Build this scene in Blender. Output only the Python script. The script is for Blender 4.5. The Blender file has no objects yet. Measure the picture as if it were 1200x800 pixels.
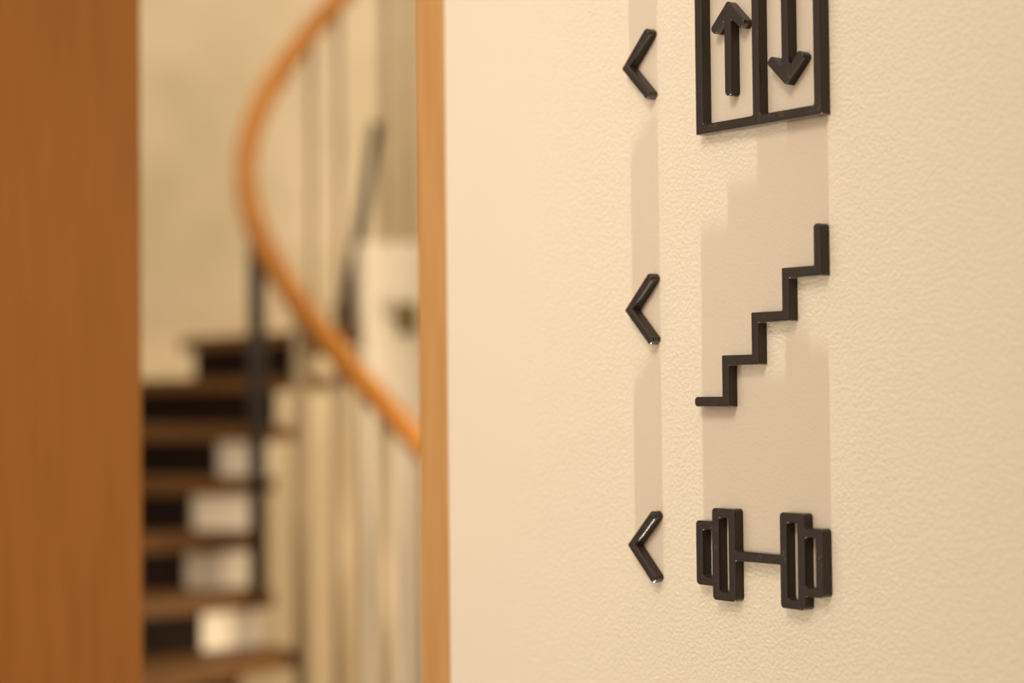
import bpy, bmesh, math, random
from mathutils import Vector, Matrix
from mathutils.geometry import tessellate_polygon

R = math.radians
scene = bpy.context.scene
C = scene.collection
U = 0.035                      # one step of the stair pictogram, in metres
Z0 = 1.45                      # height of the stair pictogram's lowest tread
FLOOR = -0.055

# ------------------------------------------------------------------ camera
YAW, PITCH, ROLL = 0.9018158618558668, 0.02776375182189854, -0.010355884071663431
cy, sy, cp, sp, cr, sr = (math.cos(YAW), math.sin(YAW), math.cos(PITCH), math.sin(PITCH),
                          math.cos(ROLL), math.sin(ROLL))
fwd0 = Vector((-sy, cy, 0)); right0 = Vector((cy, sy, 0)); up0 = Vector((0, 0, 1))
f2 = fwd0 * cp + up0 * sp
u2 = up0 * cp - fwd0 * sp
r3 = right0 * cr + u2 * sr
u3 = u2 * cr - right0 * sr
cam = bpy.data.cameras.new('camera')
cam.sensor_width = 36
cam.lens = 2060.19 * 36 / 1200
cam.clip_start = 0.02
cam.dof.use_dof = True
cam.dof.focus_distance = 1.49
cam.dof.aperture_fstop = 2.2
cam.dof.aperture_blades = 0
co = bpy.data.objects.new('camera', cam)
m = Matrix((r3, u3, -f2)).transposed().to_4x4()
m.translation = Vector((1.09555, -1.06476, 1.45716))
co.matrix_world = m
C.objects.link(co)
scene.camera = co

# ------------------------------------------------------------------ light and exposure
scene.view_settings.view_transform = 'Standard'
scene.view_settings.look = 'None'
scene.view_settings.exposure = 0.15
scene.view_settings.gamma = 1.0
scene.view_settings.use_curve_mapping = False

w = bpy.data.worlds.new('world'); scene.world = w
w.use_nodes = True
w.node_tree.nodes['Background'].inputs[0].default_value = (1.0, 0.86, 0.68, 1)
w.node_tree.nodes['Background'].inputs[1].default_value = 0.90

def area(name, loc, target, size, power, color, size_y=None, spread=None):
    l = bpy.data.lights.new(name, 'AREA')
    l.energy = power; l.color = color; l.size = size
    if size_y: l.shape = 'RECTANGLE'; l.size_y = size_y
    if spread: l.spread = spread
    o = bpy.data.objects.new(name, l); C.objects.link(o)
    o.location = loc
    o.rotation_euler = (Vector(target) - Vector(loc)).to_track_quat('-Z', 'Y').to_euler()
    return o

WARM = (1.0, 0.82, 0.58)
# corridor lamps: a broad ceiling lamp in front of the sign wall
def spot(name, loc, target, power, color, radius, angle, blend=1.0):
    l = bpy.data.lights.new(name, 'SPOT')
    l.energy = power; l.color = color; l.shadow_soft_size = radius
    l.spot_size = R(angle); l.spot_blend = blend
    o = bpy.data.objects.new(name, l); C.objects.link(o)
    o.location = loc
    o.rotation_euler = (Vector(target) - Vector(loc)).to_track_quat('-Z', 'Y').to_euler()
    return o
spot('ceiling_lamp', (0.50, -1.35, 2.9), (-0.75, 0, 1.12), 85, (1.0, 0.86, 0.70), 0.35, 60)
# stairwell: overhead lamp, then two added fills hidden behind the sign wall
area('stair_lamp', (-3.7, 0.8, 3.9), (-4.2, 2.5, 0.6), 1.2, 24, WARM)
area('well_fill', (-1.52, 2.14, 1.1), (-3.5, 2.0, 1.0), 0.6, 42, WARM)  # added fill, out of view, brightens string wall, rods and inner risers
area('low_wall_fill', (-3.32, 3.51, 1.2), (-4.92, 2.6, 0.8), 0.5, 10, WARM)  # added fill, out of view, brightens the lower part of the low wall
# narrow beam grazing up the sign wall from the trough at its foot
graze = math.tan(R(3.9))
area('wall_grazer', (0.3, -0.105, FLOOR - 0.08), (0.3, -0.105 + graze, FLOOR + 0.92), 3.2, 2.8,
     (0.95, 0.95, 0.76), size_y=0.13, spread=R(1.0))

# ------------------------------------------------------------------ materials
def mat(name, color, rough=0.6, spec=0.5, metal=0.0, vary=None, scale=8.0, stretch=(1, 1, 1),
        detail=4.0, bump=None, bscale=100.0, bdist=0.001):
    mt = bpy.data.materials.new(name); mt.use_nodes = True
    nt = mt.node_tree; b = nt.nodes['Principled BSDF']
    b.inputs['Base Color'].default_value = (*color, 1)
    b.inputs['Roughness'].default_value = rough
    b.inputs['Specular IOR Level'].default_value = spec
    b.inputs['Metallic'].default_value = metal
    tc = nt.nodes.new('ShaderNodeTexCoord')
    if vary:
        mp = nt.nodes.new('ShaderNodeMapping'); mp.inputs['Scale'].default_value = stretch
        n = nt.nodes.new('ShaderNodeTexNoise'); n.inputs['Scale'].default_value = scale
        n.inputs['Detail'].default_value = detail
        rp = nt.nodes.new('ShaderNodeValToRGB')
        rp.color_ramp.elements[0].position = 0.32; rp.color_ramp.elements[1].position = 0.68
        rp.color_ramp.elements[0].color = (*color, 1); rp.color_ramp.elements[1].color = (*vary, 1)
        nt.links.new(tc.outputs['Object'], mp.inputs[0]); nt.links.new(mp.outputs[0], n.inputs['Vector'])
        nt.links.new(n.outputs['Fac'], rp.inputs[0]); nt.links.new(rp.outputs[0], b.inputs['Base Color'])
    if bump:
        n2 = nt.nodes.new('ShaderNodeTexNoise'); n2.inputs['Scale'].default_value = bscale
        n2.inputs['Detail'].default_value = 2.5; n2.inputs['Roughness'].default_value = 0.55
        bp = nt.nodes.new('ShaderNodeBump'); bp.inputs['Strength'].default_value = bump
        bp.inputs['Distance'].default_value = bdist
        nt.links.new(tc.outputs['Object'], n2.inputs['Vector'])
        nt.links.new(n2.outputs['Fac'], bp.inputs['Height']); nt.links.new(bp.outputs[0], b.inputs['Normal'])
    return mt

M = {}
M['wall'] = mat('textured_cream_paint', (0.86, 0.775, 0.655), 0.75, 0.25, bump=1.0, bscale=330, bdist=0.00034)
M['oak'] = mat('oak_trim', (0.60, 0.34, 0.135), 0.55, 0.3, vary=(0.53, 0.28, 0.10), scale=14, stretch=(6, 6, 0.4))
M['walnut'] = mat('brown_veneer', (0.40, 0.165, 0.033), 0.55, 0.25, vary=(0.35, 0.135, 0.026), scale=16, stretch=(5, 5, 0.3))
M['plaster'] = mat('mottled_plaster', (0.70, 0.58, 0.43), 0.85, 0.2, vary=(0.57, 0.475, 0.31), scale=2.3, detail=3)
M['plaster_light'] = mat('pale_plaster', (0.78, 0.65, 0.44), 0.85, 0.2, vary=(0.72, 0.59, 0.38), scale=2.2)
M['white'] = mat('white_plaster', (0.86, 0.78, 0.64), 0.8, 0.2, vary=(0.82, 0.73, 0.58), scale=3)
M['floor'] = mat('stone_floor', (0.38, 0.29, 0.19), 0.45, 0.4, vary=(0.30, 0.22, 0.14), scale=4)
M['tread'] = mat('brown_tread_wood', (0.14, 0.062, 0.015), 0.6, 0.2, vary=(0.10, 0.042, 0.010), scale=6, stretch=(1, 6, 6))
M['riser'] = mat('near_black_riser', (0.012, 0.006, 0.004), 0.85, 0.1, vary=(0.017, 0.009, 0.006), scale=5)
M['rail'] = mat('honey_rail_wood', (0.42, 0.172, 0.027), 0.5, 0.25, vary=(0.34, 0.13, 0.02), scale=9)
M['rod'] = mat('grey_bronze_rod', (0.33, 0.25, 0.15), 0.45, 0.4, metal=0.2, vary=(0.28, 0.205, 0.12), scale=12)
M['post'] = mat('blackened_steel', (0.030, 0.022, 0.018), 0.6, 0.25, vary=(0.04, 0.03, 0.022), scale=12)
M['brass'] = mat('aged_brass', (0.20, 0.14, 0.03), 0.45, 0.5, metal=0.5, vary=(0.15, 0.10, 0.02), scale=30)

M['sign_edge'] = mat('glossy_dark_sign_edge', (0.042, 0.030, 0.023), 0.08, 0.2)
M['sign_bevel'] = mat('satin_dark_sign_bevel', (0.022, 0.015, 0.012), 0.26, 0.5)

def sign_material():
    mt = mat('dark_brown_sign_coating', (0.040, 0.026, 0.022), 0.42, 0.4, bump=0.35, bscale=420, bdist=0.00034)
    nt = mt.node_tree; b = nt.nodes['Principled BSDF']
    tc = [n for n in nt.nodes if n.type == 'TEX_COORD'][0]
    n = nt.nodes.new('ShaderNodeTexNoise'); n.inputs['Scale'].default_value = 520; n.inputs['Detail'].default_value = 2
    n2 = nt.nodes.new('ShaderNodeTexNoise'); n2.inputs['Scale'].default_value = 45; n2.inputs['Detail'].default_value = 3
    mul = nt.nodes.new('ShaderNodeMath'); mul.operation = 'MULTIPLY'
    rp = nt.nodes.new('ShaderNodeValToRGB')
    e = rp.color_ramp.elements
    e[0].position = 0.30; e[0].color = (0.028, 0.018, 0.016, 1)
    e[1].position = 0.52; e[1].color = (0.26, 0.19, 0.14, 1)
    x = e.new(0.40); x.color = (0.038, 0.026, 0.022, 1)
    nt.links.new(tc.outputs['Object'], n.inputs['Vector']); nt.links.new(tc.outputs['Object'], n2.inputs['Vector'])
    nt.links.new(n.outputs['Fac'], mul.inputs[0]); nt.links.new(n2.outputs['Fac'], mul.inputs[1])
    nt.links.new(mul.outputs[0], rp.inputs[0]); nt.links.new(rp.outputs[0], b.inputs['Base Color'])
    return mt
M['sign'] = sign_material()

# ------------------------------------------------------------------ helpers
def obj(name, bm, material, parent=None, smooth=False):
    me = bpy.data.meshes.new(name)
    bmesh.ops.recalc_face_normals(bm, faces=bm.faces)
    bm.to_mesh(me); bm.free()
    if smooth:
        for p in me.polygons: p.use_smooth = True
    if material == 'sign':
        me.materials.append(M['sign']); me.materials.append(M['sign_edge']); me.materials.append(M['sign_bevel'])
    else:
        me.materials.append(material)
    o = bpy.data.objects.new(name, me); C.objects.link(o)
    if parent: o.parent = parent
    return o

def tag(o, label, cat, group=None):
    o['label'] = label; o['category'] = cat
    if group: o['group'] = group
    return o

def empty(name, loc, rz=0.0):
    o = bpy.data.objects.new(name, None); C.objects.link(o)
    o.location = loc; o.rotation_euler = (0, 0, rz)
    return o

def struct(o, label=None):
    o['kind'] = 'structure'
    if label: o['label'] = label
    return o

def box_bm(x0, x1, y0, y1, z0, z1, bevel=0.0):
    bm = bmesh.new()
    bmesh.ops.create_cube(bm, size=1)
    for v in bm.verts:
        v.co = Vector((x0 if v.co.x < 0 else x1, y0 if v.co.y < 0 else y1, z0 if v.co.z < 0 else z1))
    if bevel:
        bmesh.ops.bevel(bm, geom=bm.edges[:], offset=bevel, segments=2, affect='EDGES', profile=0.5)
    return bm

def tube_bm(pts, radius, seg=10, cap=True):
    bm = bmesh.new()
    rings = []
    prev = None
    for i, p in enumerate(pts):
        t = (pts[min(i + 1, len(pts) - 1)] - pts[max(i - 1, 0)]).normalized()
        ref = Vector((0, 0, 1)) if abs(t.z) < 0.9 else Vector((1, 0, 0))
        a = t.cross(ref).normalized() if prev is None else (prev - t * prev.dot(t)).normalized()
        prev = a
        b = t.cross(a)
        r = radius[i] if isinstance(radius, (list, tuple)) else radius
        rings.append([bm.verts.new(p + (a * math.cos(k * 2 * math.pi / seg) + b * math.sin(k * 2 * math.pi / seg)) * r)
                      for k in range(seg)])
    for q0, q1 in zip(rings, rings[1:]):
        for k in range(seg):
            bm.faces.new((q0[k], q0[(k + 1) % seg], q1[(k + 1) % seg], q1[k]))
    if cap:
        bm.faces.new(rings[0]); bm.faces.new(rings[-1])
    return bm

# ------------------------------------------------------------------ the setting
SIGN_T = 0.29 * U              # depth of the signs; their faces lie in y = 0
WALL_Y = SIGN_T
XE = -10.62 * U                # left end of the sign wall
XT = -12.08 * U                # left end of its wooden trim
struct(obj('wall_right', box_bm(XE, 2.2, WALL_Y, WALL_Y + 0.13, FLOOR, 3.2), M['wall']),
       'cream textured wall carrying the dark signs')
struct(obj('trim_1', box_bm(XT, XE, WALL_Y - 0.001, WALL_Y + 0.135, FLOOR, 3.2, 0.0015), M['oak']),
       'light oak trim closing the end of the sign wall')
struct(obj('wall_left', box_bm(-1.75, -31.0 * U, -0.95, 0.02, FLOOR, 3.2, 0.003), M['walnut']),
       'brown wood veneered wall end at the left')

struct(obj('right_blocker', box_bm(1.48, 1.60, -3.0, WALL_Y, FLOOR, 3.2), M['walnut']),  # unseen panel, added to darken the right of the sign wall and sign sides
       'unseen brown veneered panel added to block light from the right')

# floor: stops short of the sign wall, leaving the light trough open
bm = bmesh.new()
for x0, x1, y0, y1 in ((-9, -1.4, -3.0, 9.0), (-1.4, 2.6, -3.0, -0.19), (-1.4, 2.6, 0.15, 9.0)):
    b2 = box_bm(x0, x1, y0, y1, FLOOR - 0.06, FLOOR)
    me = bpy.data.meshes.new('t'); b2.to_mesh(me); b2.free(); bm.from_mesh(me); bpy.data.meshes.remove(me)
struct(obj('floor', bm, M['floor']), 'stone floor')

STAIR = Vector((-3.20109, 1.88513, 0.0))
def local_struct(name, bm, material, label):
    o = obj(name, bm, material); o.location = STAIR; o.rotation_euler = (0, 0, YAW)
    return struct(o, label)
# local frame of the stairwell: x across the view, y deeper, origin on the stair's axis
local_struct('wall_back', box_bm(-3.2, 3.0, 1.95, 2.1, FLOOR, 4.2), M['plaster'], 'beige mottled plaster wall behind the staircase')
local_struct('wall_side', box_bm(-3.35, -3.2, -0.6, 2.1, FLOOR, 4.2), M['plaster'], 'beige plaster wall at the far left of the stairwell')
# low white wall with a sloping top edge in front of it
bm = bmesh.new()
prof = [(-1.6, FLOOR), (2.0, FLOOR), (2.0, 2.25), (0.0, 1.84), (-1.6, 1.52)]
fr = [bm.verts.new((x, 1.80, z)) for x, z in prof]; bk = [bm.verts.new((x, 1.95, z)) for x, z in prof]
bm.faces.new(fr); bm.faces.new(bk[::-1])
for i in range(5):
    bm.faces.new((fr[i], fr[(i + 1) % 5], bk[(i + 1) % 5], bk[i]))
local_struct('wall_low', bm, M['plaster_light'], 'low white wall with sloping top edge behind the stairs')

# ------------------------------------------------------------------ spiral staircase
st = empty('spiral_staircase', (STAIR.x, STAIR.y, FLOOR), YAW)
tag(st, 'dark brown spiral staircase with honey wood handrail and thin upright rods beyond the opening', 'staircase')
RI, RO, RB, STEP, TH0 = 0.43, 1.55, 0.61, 18.1, 22.0
def pol(r, th, z): return Vector((-r * math.cos(R(th)), r * math.sin(R(th)), z - FLOOR))
def rail_z(th): return 2.17806 + 0.48144 * R(th)
def sector_bm(r0, r1, t0, t1, z0, z1, n=4):
    bm = bmesh.new(); lo = []; hi = []
    ring = [(r0, t0 + (t1 - t0) * k / n) for k in range(n + 1)] + [(r1, t1 - (t1 - t0) * k / n) for k in range(n + 1)]
    lo = [bm.verts.new(pol(r, t, z0)) for r, t in ring]; hi = [bm.verts.new(pol(r, t, z1)) for r, t in ring]
    bm.faces.new(lo); bm.faces.new(hi)
    for i in range(len(ring)):
        j = (i + 1) % len(ring); bm.faces.new((lo[i], lo[j], hi[j], hi[i]))
    return bm
RISE = 0.152
for j in range(-8, 3):
    t0 = TH0 + STEP * j; z = 1.355 + RISE * j
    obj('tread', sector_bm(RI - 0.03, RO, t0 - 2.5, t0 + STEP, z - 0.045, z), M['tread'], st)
    if z - RISE > FLOOR - 0.02:
        rb = RB if j != 1 else 0.52
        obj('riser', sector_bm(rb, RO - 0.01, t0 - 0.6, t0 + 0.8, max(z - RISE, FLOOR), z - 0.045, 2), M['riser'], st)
        if -4 < j < 1:
            obj('inner_riser', sector_bm(RI, RB, t0 + 1, t0 + 3, max(z - RISE, FLOOR), z - 0.045, 3), M['white'], st)['label'] = 'white painted inner riser'
# pale curved string wall carrying the upper half turn
SZ = 1.93
obj('string_wall', sector_bm(RI - 0.05, RI + 0.07, 72, 200, FLOOR, SZ, 22), M['white'], st)['label'] = 'white curved plaster string wall'
# handrail
ths = [-150 + 5 * k for k in range(65)]
rail = obj('handrail', tube_bm([pol(RI, t, rail_z(t)) for t in ths], 0.034, 12), M['rail'], st, True)
rail['label'] = 'honey coloured round wooden handrail'
for t in (-66, -14 + 50, 36 + 26):
    obj('bracket', tube_bm([pol(RI + 0.005, t, rail_z(t) - 0.065), pol(RI, t, rail_z(t) - 0.02)], [0.016, 0.02], 8), M['brass'], rail)
def tread_z(t):
    j = math.floor((t + 2.5 - TH0) / STEP)
    return 1.355 + RISE * j if j <= 2 else SZ
for t in (-138, -122, -106, -90, -74, -57, 84, 93, 102, 111, 120, 130):
    z0 = max(tread_z(t), FLOOR)
    obj('baluster', tube_bm([pol(RI, t, z0), pol(RI, t, rail_z(t) - 0.02)], 0.019, 8), M['rod'], st, True)
for t in (50, 63):
    obj('baluster', tube_bm([pol(RI, t, tread_z(t)), pol(RI, t, rail_z(t) - 0.02)], 0.011, 8), M['rod'], st, True)
t = -30
obj('newel_post', tube_bm([pol(RI, t, tread_z(t)), pol(RI, t, rail_z(t) - 0.02)], 0.025, 10), M['post'], st, True)['label'] = 'blackened steel post under the handrail'
b0, b1 = Vector((-0.183, 0.5, 1.659 - FLOOR)), Vector((-0.086, 0.5, 2.33 - FLOOR))
obj('leaning_bar', tube_bm([b0, b0 + Vector((0, 0, .07)), b0 + Vector((.005, 0, .12)), b0.lerp(b1, .5), b1], [0.045, 0.05, 0.022, 0.022, 0.016], 10), M['post'], st, True)['label'] = 'dark leaning bar with a thick foot'

# ------------------------------------------------------------------ wayfinding signs
def rounded(poly, radii, seg=5):
    """poly: CCW points; radii: corner radius per point; gives a list of outline points."""
    out = []; n = len(poly)
    for i in range(n):
        p = Vector(poly[i]); a = Vector(poly[i - 1]); b = Vector(poly[(i + 1) % n])
        r = radii[i] if isinstance(radii, (list, tuple)) else radii
        d0 = (a - p).normalized(); d1 = (b - p).normalized()
        ang = d0.angle(d1)
        if r <= 1e-6: out.append(p); continue
        k = r / math.tan(ang / 2)
        p0 = p + d0 * k; p1 = p + d1 * k
        c = p + (d0 + d1).normalized() * (r / math.sin(ang / 2))
        v0 = p0 - c; v1 = p1 - c
        tot = v0.angle_signed(v1)
        for s in range(seg + 1):
            out.append(c + Matrix.Rotation(-tot * s / seg, 2) @ v0)
    return out

def area2(pts): return sum(a.x * b.y - b.x * a.y for a, b in zip(pts, pts[1:] + pts[:1])) / 2

def plate_bm(outer, holes=(), depth=0.29, bev=0.036):
    """A flat cut-out of the given depth with rounded front edges, in pictogram units; origin on the wall."""
    bm = bmesh.new(); caps = []; capv = []
    for pts, hole in [(outer, False)] + [(h, True) for h in holes]:
        pts = list(pts)
        if (area2(pts) > 0) == hole: pts = pts[::-1]
        n = len(pts); nor = []
        for i in range(n):
            e0 = (pts[i] - pts[i - 1]); e1 = (pts[(i + 1) % n] - pts[i])
            n0 = Vector((-e0.y, e0.x)).normalized(); n1 = Vector((-e1.y, e1.x)).normalized()
            mm = (n0 + n1)
            nor.append(mm / max(0.3, (1 + n0.dot(n1))))
        rows = []
        prof = [(0, 0)] + [(bev * (1 - math.cos(R(k * 22.5))), depth - bev + bev * math.sin(R(k * 22.5))) for k in range(5)]
        for ins, d in prof:
            rows.append([bm.verts.new(((p.x + q.x * ins) * U, -d * U, (p.y + q.y * ins) * U)) for p, q in zip(pts, nor)])
        for k, (a, b) in enumerate(zip(rows, rows[1:])):
            for i in range(n):
                bm.faces.new((a[i], a[(i + 1) % n], b[(i + 1) % n], b[i])).material_index = 1 if k == 0 else 2
        caps.append([Vector((v.co.x, v.co.z, 0)) for v in rows[-1]]); capv += rows[-1]
    for tri in tessellate_polygon(caps):
        try: bm.faces.new([capv[i] for i in tri])
        except ValueError: pass
    return bm

V2 = lambda pts: [Vector(p) for p in pts]
W = 0.243; H = W / math.sqrt(2); E = H / 2

def chevron(rot=0.0, arm=0.86, shaft=None):
    """V with its tip at the origin's side; opens along +x (before rotation)."""
    L = arm
    if shaft is None:
        pts = [(-H, 0), (L - E, -L - E), (L + E, -L + E), (H, 0), (L + E, L - E), (L - E, L + E)]
        rad = [0.05, 0.09, 0.09, 0.02, 0.09, 0.09]
    else:
        h = W / 2
        pts = [(-H, 0), (L - E, -L - E), (L + E, -L + E), (H + h, -h), (shaft, -h), (shaft, h), (H + h, h), (L + E, L - E), (L - E, L + E)]
        rad = [0.05, 0.09, 0.09, 0.02, 0.1, 0.1, 0.02, 0.09, 0.09]
    m2 = Matrix.Rotation(rot, 2)
    return rounded([m2 @ Vector(p) for p in pts], rad)

def rect(x0, x1, z0, z1): return V2([(x0, z0), (x1, z0), (x1, z1), (x0, z1)])
def at(x, z): return Vector((x * U, WALL_Y, Z0 + z * U))

CH = 'arrow signs pointing left'
for z, lab in ((8.50, 'topmost dark left-pointing arrow sign, beside the lift sign'),
               (2.235, 'middle dark left-pointing arrow sign, beside the stairs sign'),
               (-3.80, 'lowest dark left-pointing arrow sign, beside the dumbbell sign')):
    o = obj('arrow_sign', plate_bm(chevron(), bev=0.07), 'sign')
    o.location = at(-2.345, z)
    tag(o, lab, 'sign', CH)

# lift: frame with two cells and an arrow up and down
lift = empty('lift_sign', at(2.27, 6.449))
tag(lift, 'dark square lift sign with two framed arrows, up and down, on the cream wall', 'sign')
x0, x1, zt = 0.219 - 2.27, 4.330 - 2.27, 3.99
fw = 0.25
obj('frame', plate_bm(rounded(rect(x0, x1, 0, zt), 0.03), [rounded(rect(x0 + fw + .02, -.125, fw - .01, zt - fw), 0.05), rounded(rect(.125, x1 - fw, fw - .01, zt - fw), 0.05)]), 'sign', lift)
a = obj('arrow', plate_bm(chevron(-math.pi / 2, 0.52, 2.14)), 'sign', lift); a.location = ((1.355 - 2.27) * U, 0, 2.97 * U); a['label'] = 'arrow pointing up'
a = obj('arrow', plate_bm(chevron(math.pi / 2, 0.52, 2.14)), 'sign', lift); a.location = ((3.215 - 2.27) * U, 0, 0.985 * U); a['label'] = 'arrow pointing down'

# stairs: a zigzag line of four steps
up = [(0.045, 0.0)]; lo = []
for i in range(4):
    up += [(i + 1, i)] + ([(i + 1, i + 1)] if i < 3 else [(4, 3.96)])
lo = [(4 + W, 3.96)]
for i in range(3, -1, -1):
    lo += [(i + 1 + W, i - W)] + ([(i + W, i - W)] if i > 0 else [(0.045, -W)])
pts = (up + lo)[::-1]
rad = []
for p in pts:
    rad.append(0.1 if p in ((0.045, 0.0), (0.045, -W), (4, 3.96), (4 + W, 3.96)) else 0.025)
o = obj('stairs_sign', plate_bm(rounded(pts, rad)), 'sign')
o.location = at(0, 0)
tag(o, 'dark zigzag stairs sign, a line of four steps climbing to the right', 'sign')

# dumbbell: bar, two large plates and two small plates in one cut-out
xi, xo, x3, Hh, hh, bw = 0.721, 1.512, 2.072, 1.116, 0.789, 0.118
right_half = [(xi, -bw), (xi, -Hh), (xo, -Hh), (xo, -hh), (x3, -hh), (x3, hh), (xo, hh), (xo, Hh), (xi, Hh), (xi, bw)]
left_half = [(-x, -z) for x, z in right_half]
rr = [0.03, 0.1, 0.1, 0.02, 0.1, 0.1, 0.02, 0.1, 0.1, 0.03]
holes = []
for s in (-1, 1):
    for a0, a1, hz in ((xi + 0.235, xo - 0.245, 0.89), (xo + 0.005, x3 - 0.25, 0.575)):
        holes.append(rounded(rect(min(s * a0, s * a1), max(s * a0, s * a1), -hz, hz), 0.05))
o = obj('dumbbell_sign', plate_bm(rounded(right_half + left_half, rr + rr), holes), 'sign')
o.location = at(2.099, -3.821)
tag(o, 'dark dumbbell sign with slotted weight plates, lowest pictogram on the cream wall', 'sign')

# ------------------------------------------------------------------ small fitting on the low white wall
f = empty('wall_fitting', STAIR + Matrix.Rotation(YAW, 3, 'Z') @ Vector((0.018, 0.375, 1.69)), YAW)
obj('backplate', box_bm(-0.03, 0.03, -0.012, 0, -0.05, 0.05, 0.004), M['brass'], f)
obj('knob', tube_bm([Vector((0, -0.012, 0)), Vector((0, -0.045, 0)), Vector((0, -0.055, 0.01)), Vector((0, -0.075, 0.0)), Vector((0, -0.085, 0))], [0.012, 0.014, 0.03, 0.034, 0.02], 12), M['brass'], f, True)
tag(f, 'small olive brass fitting on the white string wall, right of the handrail', 'fitting')
